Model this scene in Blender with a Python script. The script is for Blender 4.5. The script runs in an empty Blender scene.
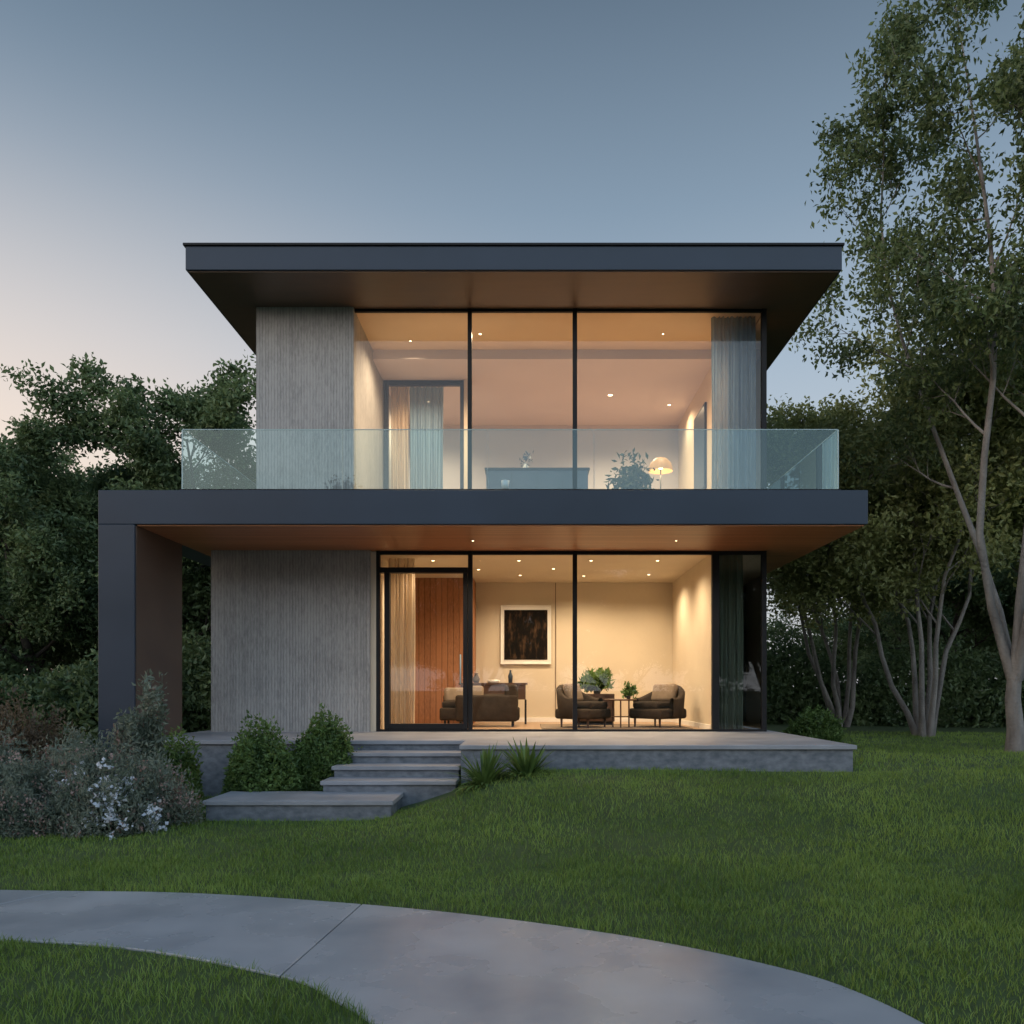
import bpy, math, random
import numpy as np
from mathutils import Vector, Matrix
random.seed(7); rng=np.random.default_rng(7)
scene=bpy.context.scene
col=scene.collection
scene.view_settings.view_transform='Standard'
scene.view_settings.look='None'
scene.view_settings.exposure=0

# ---------------------------------------------------------------- helpers
def link(o): col.objects.link(o); return o
def empty(name,loc=(0,0,0),rot=0,scale=1):
    e=bpy.data.objects.new(name,None); e.location=loc; e.rotation_euler=(0,0,rot); e.scale=(scale,)*3
    e.empty_display_size=.2
    return link(e)
def mesh_np(name,verts,faces,mat=None,smooth=False):
    """faces: (N,k) array"""
    verts=np.asarray(verts,dtype=np.float32); faces=np.asarray(faces,dtype=np.int32)
    me=bpy.data.meshes.new(name)
    me.vertices.add(len(verts)); me.vertices.foreach_set('co',verts.ravel())
    k=faces.shape[1]; n=len(faces)
    me.loops.add(n*k); me.loops.foreach_set('vertex_index',faces.ravel())
    me.polygons.add(n); me.polygons.foreach_set('loop_start',np.arange(0,n*k,k,dtype=np.int32))
    me.polygons.foreach_set('loop_total',np.full(n,k,dtype=np.int32))
    me.polygons.foreach_set('use_smooth',np.full(n,bool(smooth),dtype=bool))
    me.update(calc_edges=True)
    if mat: me.materials.append(mat)
    return me
def obj(name,me,parent=None,loc=(0,0,0)):
    o=bpy.data.objects.new(name,me); o.location=loc; link(o)
    if parent: o.parent=parent
    return o
def box(name,x0,x1,y0,y1,z0,z1,mat,parent=None,bev=0.006,rot=None,seg=2):
    cx,cy,cz=(x0+x1)/2,(y0+y1)/2,(z0+z1)/2; a,b,c=(x1-x0)/2,(y1-y0)/2,(z1-z0)/2
    v=[(sx*a,sy*b,sz*c) for sx in(-1,1) for sy in(-1,1) for sz in(-1,1)]
    f=[(0,1,3,2),(4,6,7,5),(0,4,5,1),(2,3,7,6),(0,2,6,4),(1,5,7,3)]
    me=mesh_np(name,v,f,mat)
    o=obj(name,me,parent,(cx,cy,cz))
    if rot: o.rotation_euler=rot
    if bev>0:
        m=o.modifiers.new('b','BEVEL'); m.width=bev; m.segments=seg; m.limit_method='ANGLE'
        if bev>0.02:
            for p in me.polygons: p.use_smooth=True
    return o
def prism(name,poly,z0,z1,mat,parent=None,bev=0.008):
    n=len(poly); v=[(p[0],p[1],z0) for p in poly]+[(p[0],p[1],z1) for p in poly]
    f=[tuple(range(n))[::-1],tuple(range(n,2*n))]+[(i,(i+1)%n,(i+1)%n+n,i+n) for i in range(n)]
    me=bpy.data.meshes.new(name); me.from_pydata(v,[],f); me.update(); me.materials.append(mat)
    o=obj(name,me,parent)
    if bev:
        m=o.modifiers.new('b','BEVEL'); m.width=bev; m.segments=2; m.limit_method='ANGLE'
    return o
def lathe(name,prof,mat,parent=None,loc=(0,0,0),seg=24):
    v=[];f=[]
    for r,z in prof:
        for i in range(seg):
            a=2*math.pi*i/seg; v.append((r*math.cos(a),r*math.sin(a),z))
    for j in range(len(prof)-1):
        for i in range(seg):
            k=(i+1)%seg; f.append((j*seg+i,j*seg+k,(j+1)*seg+k,(j+1)*seg+i))
    return obj(name,mesh_np(name,v,f,mat,True),parent,loc)
def smooth01(t):
    t=np.clip(t,0,1); return t*t*(3-2*t)

# ---------------------------------------------------------------- materials
def newmat(name):
    m=bpy.data.materials.new(name); m.use_nodes=True
    nt=m.node_tree; return m,nt,nt.nodes,nt.links,nt.nodes['Principled BSDF']
def N(ns,t,**kw):
    n=ns.new(t)
    for k,v in kw.items(): setattr(n,k,v)
    return n
def noisy(name,c1,c2,scale=(4,4,4),rough=.6,bump=.1,bscale=60,metal=0,detail=3,spec=.5,rvar=.1,bdist=.01):
    m,nt,ns,ls,b=newmat(name)
    mp=N(ns,'ShaderNodeMapping'); mp.inputs['Scale'].default_value=scale
    g=N(ns,'ShaderNodeNewGeometry'); ls.new(g.outputs['Position'],mp.inputs['Vector'])
    no=N(ns,'ShaderNodeTexNoise'); no.inputs['Scale'].default_value=1; no.inputs['Detail'].default_value=detail
    ls.new(mp.outputs[0],no.inputs['Vector'])
    cr=N(ns,'ShaderNodeValToRGB'); cr.color_ramp.elements[0].position=.3; cr.color_ramp.elements[1].position=.7
    cr.color_ramp.elements[0].color=(*c1,1); cr.color_ramp.elements[1].color=(*c2,1)
    ls.new(no.outputs['Fac'],cr.inputs[0]); ls.new(cr.outputs[0],b.inputs['Base Color'])
    mr=N(ns,'ShaderNodeMapRange'); mr.inputs[3].default_value=rough-rvar; mr.inputs[4].default_value=rough+rvar
    ls.new(no.outputs['Fac'],mr.inputs[0]); ls.new(mr.outputs[0],b.inputs['Roughness'])
    b.inputs['Metallic'].default_value=metal; b.inputs['Specular IOR Level'].default_value=spec
    if bump>=.1:
        n2=N(ns,'ShaderNodeTexNoise'); n2.inputs['Scale'].default_value=bscale; n2.inputs['Detail'].default_value=2
        ls.new(g.outputs['Position'],n2.inputs['Vector'])
        bp=N(ns,'ShaderNodeBump'); bp.inputs['Strength'].default_value=bump; bp.inputs['Distance'].default_value=bdist
        ls.new(n2.outputs['Fac'],bp.inputs['Height']); ls.new(bp.outputs[0],b.inputs['Normal'])
    return m
M_fascia=noisy('slate_metal',(.026,.041,.063),(.035,.053,.080),(.8,.8,.8),.45,.02,150,spec=.35)
M_pillar=noisy('dark_metal_cladding',(.028,.042,.062),(.037,.052,.076),(1,1,1),.4,.02,150,spec=.35)
M_rsoff=noisy('bronze_soffit',(.12,.080,.055),(.15,.104,.072),(1,6,1),.42,.03,80)
M_pinner=noisy('warm_light_tinted_metal',(.075,.048,.036),(.10,.066,.048),(1,1,3),.38,.03,80)  # warm light on the dark metal pillar, put into the colour
M_black=noisy('black_frame',(.010,.011,.012),(.014,.014,.016),(3,3,3),.5,0,spec=.25)
M_cream=noisy('cream_plaster',(.58,.51,.40),(.63,.56,.44),(1,1,1),.8,.04,120)
M_peach=noisy('warm_glow_tinted_plaster',(.62,.51,.38),(.67,.55,.41),(1,1,1),.8,.03,120)  # warm glow of the upper room put into the plaster colour
M_lav=noisy('sky_reflection_tinted_plaster',(.58,.53,.54),(.62,.57,.58),(1,1,1),.75,.03,120)  # lilac sky reflection in the glass, put into the plaster colour
M_floor=noisy('oak_floor',(.30,.19,.11),(.42,.28,.17),(1.2,14,1),.35,.03,60)
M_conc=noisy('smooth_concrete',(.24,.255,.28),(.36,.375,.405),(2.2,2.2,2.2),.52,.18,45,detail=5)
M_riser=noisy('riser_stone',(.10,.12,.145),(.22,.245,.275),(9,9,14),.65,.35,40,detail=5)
M_path=noisy('path_concrete',(.29,.315,.35),(.43,.455,.49),(1.4,1.4,1.4),.27,.2,120,detail=7,rvar=.16,bdist=.002)
M_joint=noisy('joint_soil',(.03,.03,.025),(.05,.045,.04),(20,20,20),.9,.2,80)
M_sofa=noisy('taupe_fabric',(.036,.028,.022),(.056,.043,.033),(8,8,8),.85,.3,250,spec=.08)
M_cush=noisy('cushion_fabric',(.22,.17,.125),(.28,.22,.16),(8,8,8),.85,.3,250,spec=.08)
M_cush2=noisy('dark_cushion_fabric',(.028,.022,.018),(.045,.035,.028),(8,8,8),.85,.3,250,spec=.08)
M_rug=noisy('rug_wool',(.20,.16,.12),(.26,.21,.155),(8,8,8),.9,.3,150,spec=.05)
M_walnut=noisy('walnut_wood',(.06,.03,.018),(.10,.052,.03),(3,3,20),.45,.05,60)
M_white=noisy('white_paint',(.74,.73,.70),(.8,.79,.76),(3,3,3),.5,0)
M_pot=noisy('pot_ceramic',(.10,.09,.08),(.15,.14,.12),(6,6,6),.5,.05,50)
M_blue=noisy('blue_grey_lacquer',(.03,.055,.09),(.045,.075,.12),(3,3,3),.35,0)
M_bark=noisy('pale_bark',(.12,.11,.10),(.27,.25,.225),(5,5,1.6),.9,.7,22,bdist=.03)
M_barkd=noisy('dark_bark',(.05,.042,.034),(.10,.085,.07),(6,6,1.5),.9,.7,22,bdist=.03)

def ribbed(name,c1,c2,pitch=.055,depth=.5,ribvar=.35,groove=.62,p0=None):
    m,nt,ns,ls,b=newmat(name)
    g=N(ns,'ShaderNodeNewGeometry'); sep=N(ns,'ShaderNodeSeparateXYZ'); ls.new(g.outputs['Position'],sep.inputs[0])
    add=N(ns,'ShaderNodeMath',operation='ADD'); ls.new(sep.outputs[0],add.inputs[0]); ls.new(sep.outputs[1],add.inputs[1])
    mul=N(ns,'ShaderNodeMath',operation='MULTIPLY'); mul.inputs[1].default_value=1/pitch; ls.new(add.outputs[0],mul.inputs[0])
    fl=N(ns,'ShaderNodeMath',operation='FLOOR'); ls.new(mul.outputs[0],fl.inputs[0])
    wn=N(ns,'ShaderNodeTexWhiteNoise',noise_dimensions='1D'); ls.new(fl.outputs[0],wn.inputs['W'])
    fr=N(ns,'ShaderNodeMath',operation='PINGPONG'); fr.inputs[1].default_value=.5; ls.new(mul.outputs[0],fr.inputs[0])
    gr=N(ns,'ShaderNodeMapRange',interpolation_type='SMOOTHSTEP'); gr.inputs[1].default_value=0; gr.inputs[2].default_value=.16
    ls.new(fr.outputs[0],gr.inputs[0])
    mp=N(ns,'ShaderNodeMapping'); mp.inputs['Scale'].default_value=(45,45,9); ls.new(g.outputs['Position'],mp.inputs[0])
    no=N(ns,'ShaderNodeTexNoise'); no.inputs['Scale'].default_value=1; no.inputs['Detail'].default_value=4; no.inputs['Roughness'].default_value=.7
    ls.new(mp.outputs[0],no.inputs[0])
    n3=N(ns,'ShaderNodeTexNoise'); n3.inputs['Scale'].default_value=.9; n3.inputs['Detail'].default_value=3; ls.new(g.outputs['Position'],n3.inputs[0])
    a1=N(ns,'ShaderNodeMath',operation='MULTIPLY_ADD'); a1.inputs[1].default_value=ribvar; ls.new(wn.outputs['Value'],a1.inputs[0]); ls.new(no.outputs['Fac'],a1.inputs[2])
    a2=N(ns,'ShaderNodeMath',operation='MULTIPLY_ADD'); a2.inputs[1].default_value=.6; ls.new(n3.outputs['Fac'],a2.inputs[0]); ls.new(a1.outputs[0],a2.inputs[2])
    cr=N(ns,'ShaderNodeValToRGB'); cr.color_ramp.elements[0].position=.5+ribvar*.5; cr.color_ramp.elements[1].position=1
    cr.color_ramp.elements[0].color=(*c1,1); cr.color_ramp.elements[1].color=(*c2,1); ls.new(a2.outputs[0],cr.inputs[0])
    mx=N(ns,'ShaderNodeMix',data_type='RGBA',blend_type='MULTIPLY'); mx.inputs['Factor'].default_value=1
    g2=N(ns,'ShaderNodeMapRange'); g2.inputs[3].default_value=groove; ls.new(gr.outputs[0],g2.inputs[0])
    ls.new(cr.outputs[0],mx.inputs['A']); ls.new(g2.outputs[0],mx.inputs['B']); ls.new(mx.outputs['Result'],b.inputs['Base Color'])
    h=N(ns,'ShaderNodeMath',operation='MULTIPLY_ADD'); h.inputs[1].default_value=.6; ls.new(no.outputs['Fac'],h.inputs[0]); ls.new(gr.outputs[0],h.inputs[2])
    bp=N(ns,'ShaderNodeBump'); bp.inputs['Strength'].default_value=depth; bp.inputs['Distance'].default_value=.012
    ls.new(h.outputs[0],bp.inputs['Height']); ls.new(bp.outputs[0],b.inputs['Normal'])
    b.inputs['Roughness'].default_value=.75
    return m
M_rib=ribbed('ribbed_concrete',(.215,.215,.21),(.42,.415,.40),pitch=.05,depth=.5,ribvar=.12,groove=.66)
M_panel=ribbed('wood_panelling',(.22,.09,.04),(.36,.16,.075),pitch=.12,depth=.4)
def boards(name,c1,c2,pitch):
    m,nt,ns,ls,b=newmat(name)
    g=N(ns,'ShaderNodeNewGeometry'); sep=N(ns,'ShaderNodeSeparateXYZ'); ls.new(g.outputs['Position'],sep.inputs[0])
    mul=N(ns,'ShaderNodeMath',operation='MULTIPLY'); mul.inputs[1].default_value=1/pitch; ls.new(sep.outputs[1],mul.inputs[0])
    fl=N(ns,'ShaderNodeMath',operation='FLOOR'); ls.new(mul.outputs[0],fl.inputs[0])
    wn=N(ns,'ShaderNodeTexWhiteNoise',noise_dimensions='1D'); ls.new(fl.outputs[0],wn.inputs['W'])
    fr=N(ns,'ShaderNodeMath',operation='PINGPONG'); fr.inputs[1].default_value=.5; ls.new(mul.outputs[0],fr.inputs[0])
    gr=N(ns,'ShaderNodeMapRange'); gr.inputs[2].default_value=.05; gr.inputs[3].default_value=.45; ls.new(fr.outputs[0],gr.inputs[0])
    mp=N(ns,'ShaderNodeMapping'); mp.inputs['Scale'].default_value=(.8,18,1); ls.new(g.outputs['Position'],mp.inputs[0])
    no=N(ns,'ShaderNodeTexNoise'); no.inputs['Scale'].default_value=1; no.inputs['Detail'].default_value=4; ls.new(mp.outputs[0],no.inputs[0])
    a=N(ns,'ShaderNodeMath',operation='MULTIPLY_ADD'); a.inputs[1].default_value=.3; ls.new(wn.outputs['Value'],a.inputs[0]); ls.new(no.outputs['Fac'],a.inputs[2])
    cr=N(ns,'ShaderNodeValToRGB'); cr.color_ramp.elements[0].position=.4; cr.color_ramp.elements[1].position=.9
    cr.color_ramp.elements[0].color=(*c1,1); cr.color_ramp.elements[1].color=(*c2,1); ls.new(a.outputs[0],cr.inputs[0])
    mx=N(ns,'ShaderNodeMix',data_type='RGBA',blend_type='MULTIPLY'); mx.inputs['Factor'].default_value=1
    ls.new(cr.outputs[0],mx.inputs['A']); ls.new(gr.outputs[0],mx.inputs['B']); ls.new(mx.outputs['Result'],b.inputs['Base Color'])
    b.inputs['Roughness'].default_value=.42
    return m
M_wsoff=boards('cedar_soffit',(.34,.125,.048),(.50,.205,.085),.14)

def glass(name,tint,base=.05,refl=(1,1,1)):
    m,nt,ns,ls,b=newmat(name); ns.remove(b)
    out=ns['Material Output']
    t=N(ns,'ShaderNodeBsdfTransparent'); t.inputs[0].default_value=(*tint,1)
    gl=N(ns,'ShaderNodeBsdfGlossy'); gl.inputs['Roughness'].default_value=.01; gl.inputs[0].default_value=(*refl,1)
    f=N(ns,'ShaderNodeFresnel'); f.inputs[0].default_value=1.5
    a=N(ns,'ShaderNodeMath',operation='ADD'); a.inputs[1].default_value=base; ls.new(f.outputs[0],a.inputs[0])
    mx=N(ns,'ShaderNodeMixShader'); ls.new(a.outputs[0],mx.inputs[0]); ls.new(t.outputs[0],mx.inputs[1]); ls.new(gl.outputs[0],mx.inputs[2])
    ls.new(mx.outputs[0],out.inputs[0]); return m
M_glass=glass('window_glass',(.94,.95,.94),.0)
M_rail=glass('balustrade_glass',(.74,.87,.90),.02,(.7,.97,1))
def emis(name,c,s):
    m,nt,ns,ls,b=newmat(name); b.inputs['Emission Color'].default_value=(*c,1); b.inputs['Emission Strength'].default_value=s
    b.inputs['Base Color'].default_value=(.8,.8,.8,1)
    m.cycles.emission_sampling='NONE'
    return m
M_bulb=emis('lamp_glow',(1,.72,.42),12)
M_edge=noisy('glass_edge',(.35,.50,.50),(.42,.56,.56),(2,2,2),.25,0)
def sheer(name,c,trans=.25):
    m,nt,ns,ls,b=newmat(name); ns.remove(b); out=ns['Material Output']
    d=N(ns,'ShaderNodeBsdfDiffuse'); d.inputs[0].default_value=(*c,1)
    tl=N(ns,'ShaderNodeBsdfTranslucent'); tl.inputs[0].default_value=(*c,1)
    tr=N(ns,'ShaderNodeBsdfTransparent')
    m1=N(ns,'ShaderNodeMixShader'); m1.inputs[0].default_value=.3; ls.new(d.outputs[0],m1.inputs[1]); ls.new(tl.outputs[0],m1.inputs[2])
    m2=N(ns,'ShaderNodeMixShader'); m2.inputs[0].default_value=trans; ls.new(m1.outputs[0],m2.inputs[1]); ls.new(tr.outputs[0],m2.inputs[2])
    ls.new(m2.outputs[0],out.inputs[0]); return m
M_shblue=sheer('sheer_grey_curtain',(.24,.35,.45),.08)
M_shcream=sheer('cream_curtain',(.66,.55,.42),.08)
M_shdark=sheer('dark_sheer_curtain',(.22,.28,.22),.18)

def leafmat(name,c1,c2,c3=None,tl=.35,scale=.9,rough=.55):
    m,nt,ns,ls,b=newmat(name); out=ns['Material Output']
    g=N(ns,'ShaderNodeNewGeometry')
    no=N(ns,'ShaderNodeTexNoise'); no.inputs['Scale'].default_value=scale; no.inputs['Detail'].default_value=1; ls.new(g.outputs['Position'],no.inputs[0])
    wn=N(ns,'ShaderNodeMath',operation='MULTIPLY_ADD'); wn.inputs[1].default_value=.35
    ls.new(g.outputs['Random Per Island'],wn.inputs[0]); ls.new(no.outputs['Fac'],wn.inputs[2])
    cr=N(ns,'ShaderNodeValToRGB'); cr.color_ramp.elements[0].position=.42; cr.color_ramp.elements[1].position=.88
    cr.color_ramp.elements[0].color=(*c1,1); cr.color_ramp.elements[1].color=(*c2,1)
    if c3:
        e=cr.color_ramp.elements.new(.97); e.color=(*c3,1)
    ns.remove(b)
    d=N(ns,'ShaderNodeBsdfDiffuse'); ls.new(wn.outputs[0],cr.inputs[0]); ls.new(cr.outputs[0],d.inputs[0])
    last=d
    if tl>0:
        t=N(ns,'ShaderNodeBsdfTranslucent'); ls.new(cr.outputs[0],t.inputs[0])
        mx=N(ns,'ShaderNodeMixShader'); mx.inputs[0].default_value=tl; ls.new(d.outputs[0],mx.inputs[1]); ls.new(t.outputs[0],mx.inputs[2]); last=mx
    gl=N(ns,'ShaderNodeBsdfGlossy'); gl.inputs['Roughness'].default_value=rough; gl.inputs[0].default_value=(.8,.85,.9,1)
    m2=N(ns,'ShaderNodeMixShader'); m2.inputs[0].default_value=.035; ls.new(last.outputs[0],m2.inputs[1]); ls.new(gl.outputs[0],m2.inputs[2])
    ls.new(m2.outputs[0],out.inputs[0])
    return m
M_leafd=leafmat('dark_foliage',(.06,.105,.042),(.17,.24,.095))
M_leafm=leafmat('mid_foliage',(.065,.10,.038),(.16,.215,.072))
M_leafy=leafmat('yellow_green_foliage',(.15,.18,.058),(.31,.34,.12))
M_shrub=leafmat('shrub_leaves',(.065,.125,.03),(.17,.27,.068),scale=4)
M_sage=leafmat('sage_leaves',(.12,.16,.11),(.26,.30,.23),(.30,.20,.16),scale=3)
M_russet=leafmat('russet_leaves',(.09,.065,.04),(.19,.14,.08),scale=3)
M_flower=leafmat('white_flowers',(.62,.68,.76),(.75,.80,.86),tl=.2)
M_pinkfl=leafmat('dusty_pink_flowers',(.28,.19,.16),(.44,.32,.28),tl=.2)
M_house=leafmat('houseplant_leaves',(.06,.12,.03),(.14,.24,.06),scale=6)
M_grass=leafmat('grass_blades',(.085,.15,.022),(.23,.335,.062),tl=0,scale=.6)
M_soil=noisy('lawn_soil',(.04,.07,.018),(.06,.10,.026),(3,3,3),.95,.5,30)

# ---------------------------------------------------------------- terrain
def lawn_h(x,y):
    x=np.asarray(x,float); y=np.asarray(y,float)
    h=.47*smooth01((y-6.6)/3.9)*(.03+.97*smooth01((x+2.0)/2.0))
    h=h+.10*smooth01((y-14)/10)*smooth01((x-2)/6)
    h=h+.02*np.sin(x*.9+1)*np.sin(y*.7)*smooth01((y-6.8)/3)
    back=smooth01((y-13)/6)*.5*(1-smooth01((x+2)/2.0))
    return h+back
def spacing(a,n,near,far):
    t=np.linspace(-1,1,n); return a+np.sign(t)*(near*np.abs(t)+far*np.abs(t)**6)
gx=spacing(0,180,22,1200); gy=spacing(8,180,22,1200)
X,Y=np.meshgrid(gx,gy); Z=lawn_h(X,Y)
v=np.stack([X.ravel(),Y.ravel(),Z.ravel()],1)
idx=np.arange(180*180).reshape(180,180)
f=np.stack([idx[:-1,:-1].ravel(),idx[:-1,1:].ravel(),idx[1:,1:].ravel(),idx[1:,:-1].ravel()],1)
obj('ground',mesh_np('ground',v,f,M_soil,True))

# ---------------------------------------------------------------- footpath
pairs=[((-26,4.3),(-26,5.7)),((-12,4.6),(-12,6.0)),((-6.5,4.92),(-6.2,6.22)),((-4.1,4.98),(-3.47,6.12)),((-2.5,4.82),(-2.4,6.04)),((-1.3,4.3),(-1.17,5.74)),
 ((-.95,3.98),(-.2,5.39)),((-.72,3.71),(.71,4.92)),((-.5,3.3),(1.34,4.43)),((-.35,2.8),(1.62,4.06)),((-.28,2.2),(1.80,3.5)),((-.25,1),(1.95,2.5)),((-.25,-3),(1.95,-3)),((-.25,-12),(1.95,-12))]
joints=[0,1,2,3,5,11,12,13]
def cr_pt(P,i,t):
    p=[np.array(P[min(max(i+k,0),len(P)-1)],float) for k in(-1,0,1,2)]
    return .5*((2*p[1])+(-p[0]+p[2])*t+(2*p[0]-5*p[1]+4*p[2]-p[3])*t*t+(-p[0]+3*p[1]-3*p[2]+p[3])*t**3)
inn=[p[0] for p in pairs]; outr=[p[1] for p in pairs]
fp=empty('footpath')
allin=[];allout=[]
zp=.014
for a,b_ in zip(joints[:-1],joints[1:]):
    I=[];O=[]
    for i in range(a,b_):
        for k in range(8):
            I.append(cr_pt(inn,i,k/8)); O.append(cr_pt(outr,i,k/8))
    I.append(cr_pt(inn,b_-1,1.)); O.append(cr_pt(outr,b_-1,1.))
    allin+=I[:-1]; allout+=O[:-1]
    def shift(L):
        L=[q.copy() for q in L]
        d0=(L[1]-L[0]); d0/=np.linalg.norm(d0); L[0]=L[0]+d0*.005
        d1=(L[-2]-L[-1]); d1/=np.linalg.norm(d1); L[-1]=L[-1]+d1*.005
        return L
    I2=shift(I);O2=shift(O); n=len(I2)
    vs=[];fs=[]
    for q,w in zip(I2,O2):
        vs+=[(q[0],q[1],zp),(w[0],w[1],zp),(q[0],q[1],-.08),(w[0],w[1],-.08)]
    for i in range(n-1):
        o=4*i; fs+=[(o,o+1,o+5,o+4),(o,o+4,o+6,o+2),(o+1,o+3,o+7,o+5)]
    fs+=[(0,2,3,1),(4*n-4,4*n-3,4*n-1,4*n-2)]
    o=obj('slab',mesh_np('slab',vs,fs,M_path),fp)
    m=o.modifiers.new('b','BEVEL'); m.width=.006; m.segments=2; m.limit_method='ANGLE'; m.angle_limit=math.radians(50)
vs=[];fs=[]
for q,w in zip(allin,allout): vs+=[(q[0],q[1],.004),(w[0],w[1],.004)]
fs=[(2*i,2*i+1,2*i+3,2*i+2) for i in range(len(allin)-1)]
obj('joint_bed',mesh_np('joint_bed',vs,fs,M_joint),fp)
nrm_in=[];nrm_out=[];n_=len(allin)
for L_,R_ in((allin,nrm_in),(allout,nrm_out)):
    for i in range(n_):
        t=L_[min(i+1,n_-1)]-L_[max(i-1,0)]; t=t/np.linalg.norm(t); R_.append(np.array([-t[1],t[0]]))
grow_in=[q+nv*(.010+.007*math.sin(i*2.1)) for i,(q,nv) in enumerate(zip(allin,nrm_in))]
grow_out=[q-nv*(.010+.007*math.sin(i*1.7)) for i,(q,nv) in enumerate(zip(allout,nrm_out))]
polygrass=np.array(grow_in+grow_out[::-1])
def inpoly(px,py,poly):
    c=np.zeros(px.shape,bool); n=len(poly); j=n-1
    for i in range(n):
        xi,yi=poly[i]; xj,yj=poly[j]
        if yi!=yj:
            c^=((yi>py)!=(yj>py))&(px<(xj-xi)*(py-yi)/(yj-yi)+xi)
        j=i
    return c

# ---------------------------------------------------------------- grass : one mesh of individual blades
def blades(n,x0,x1,y0,y1,w0,w1,h0=.028,h1=.060):
    x=rng.uniform(x0,x1,n); y=rng.uniform(y0,y1,n)
    keep=~inpoly(x,y,polygrass)
    keep&=~((x>-5.62)&(x<4.18)&(y>11.48)); keep&=~((x>-.90)&(x<4.18)&(y>10.48))
    keep&=~((x>-2.6)&(x<-.88)&(y>9.68)&(y<12)); keep&=~((x>-3.74)&(x<-1.55)&(y>9.39)&(y<10.3))
    dens=.68+.32*np.sin(x*3.1+np.sin(y*2.3)*1.7)*np.sin(y*2.9+np.sin(x*1.9)*1.4)
    keep&=rng.uniform(0,1,n)<dens
    x=x[keep];y=y[keep];n=len(x); z=lawn_h(x,y)-.004
    hgt=rng.uniform(h0,h1,n)*(1+.22*np.sin(x*1.3+2)*np.sin(y*1.7))*(1+.35*np.sin(x*7+np.sin(y*5)*2)*np.sin(y*8+np.sin(x*6)*2))
    a=rng.uniform(0,6.283,n); w=rng.uniform(w0,w1,n)
    la=rng.uniform(0,6.283,n); ln=rng.uniform(.1,.9,n)*hgt
    dx,dy=np.cos(la)*ln,np.sin(la)*ln; cx,cy=np.cos(a)*w,np.sin(a)*w
    P=np.stack([x,y,z],1)
    def off(ax,ay,az): return P+np.stack([ax,ay,az],1)
    zz=np.zeros(n)
    V=np.stack([off(-cx,-cy,zz),off(cx,cy,zz),off(dx*.35+cx*.8,dy*.35+cy*.8,hgt*.55),off(dx*.35-cx*.8,dy*.35-cy*.8,hgt*.55),
                off(dx+cx*.12,dy+cy*.12,hgt),off(dx-cx*.12,dy-cy*.12,hgt)],1).reshape(-1,3)
    o=(np.arange(n)*6)[:,None]
    F=np.concatenate([o+np.array([[0,1,2,3]]),o+np.array([[3,2,4,5]])],0)
    return V,F
parts=[blades(330000,-6.5,6.5,1.8,7.2,.0016,.0028),blades(150000,-9,9,7.2,10.6,.0022,.0036),blades(130000,-8,13,10.6,19,.003,.005)]
VV=[];FF=[];o_=0
for V_,F_ in parts: VV.append(V_);FF.append(F_+o_);o_+=len(V_)
obj('lawn',mesh_np('lawn',np.concatenate(VV),np.concatenate(FF),M_grass))

# ---------------------------------------------------------------- house
H=empty('modern_house',(0,0,0))
box('roof_slab',-5.3,4.8,12.7,20.6,7.96,8.325,M_fascia,H,.01)
box('roof_cap',-5.33,4.83,12.67,20.63,8.327,8.365,M_black,H,.006)
box('roof_soffit',-5.26,4.76,12.74,20.5,7.945,7.962,M_rsoff,H,.0)
box('balcony_slab',-6.17,4.83,11.8,20.2,3.87,4.357,M_fascia,H,.008)
box('balcony_soffit',-5.63,4.79,11.84,20.1,3.852,3.872,M_wsoff,H,0)
box('portal_pillar',-6.17,-5.65,11.8,13.4,-.1,3.867,M_pillar,H,.008)
box('pillar_warm_light_face',-5.649,-5.635,11.83,13.38,.0,3.85,M_pinner,H,.0)  # added sheet whose colour carries the warm light on the inner face
box('lower_left_wall',-5.37,-2.69,13.9,20.0,.3,3.853,M_rib,H,.006)
box('upper_left_wall',-4.61,-2.97,13.9,20.0,4.355,7.947,M_rib,H,.006)
box('lower_ceiling',-2.62,3.96,14.06,18.6,3.836,3.85,M_cream,H,0)
box('lower_inner_wall',-2.69,-2.6,13.96,18.0,.79,3.84,M_cream,H,0)
box('lower_back_wall',-2.69,3.2,18.0,18.12,.79,3.84,M_cream,H,0)
box('lower_right_wall',3.1,3.2,14.05,18.0,.79,3.84,M_cream,H,0)
box('lower_side_wall',3.9,4.0,16.0,20.0,.79,3.853,M_rib,H,0)
box('lower_rear_wall',-2.7,3.9,19.9,20.0,.79,3.853,M_rib,H,0)
box('lower_floor',-2.6,3.98,14.03,18.0,.79,.806,M_floor,H,0)
box('wood_panel_wall',-2.6,-1.18,17.2,17.99,.80,3.835,M_panel,H,.004)
box('wall_reveal',.55,.565,17.985,18.0,.81,3.835,M_rsoff,H,0)
box('skirting',-1.18,3.1,17.97,18.0,.806,.90,M_white,H,.002)
box('skirting',3.08,3.1,14.1,17.97,.806,.90,M_white,H,.002)
box('upper_floor',-2.97,3.96,14.05,19.9,4.35,4.372,M_floor,H,0)
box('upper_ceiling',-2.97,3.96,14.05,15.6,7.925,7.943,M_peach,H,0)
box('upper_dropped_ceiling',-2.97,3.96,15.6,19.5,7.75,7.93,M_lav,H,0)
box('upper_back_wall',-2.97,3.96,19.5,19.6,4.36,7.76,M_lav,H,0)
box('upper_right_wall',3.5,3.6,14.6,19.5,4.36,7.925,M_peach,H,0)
box('upper_side_wall',3.9,4.0,16.0,20.0,4.355,7.947,M_rib,H,0)
box('upper_rear_wall',-2.97,3.9,19.9,20.0,4.355,7.947,M_rib,H,0)
box('upper_partition_jamb',-1.33,-1.18,16.6,16.85,4.36,7.75,M_peach,H,0)
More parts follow.
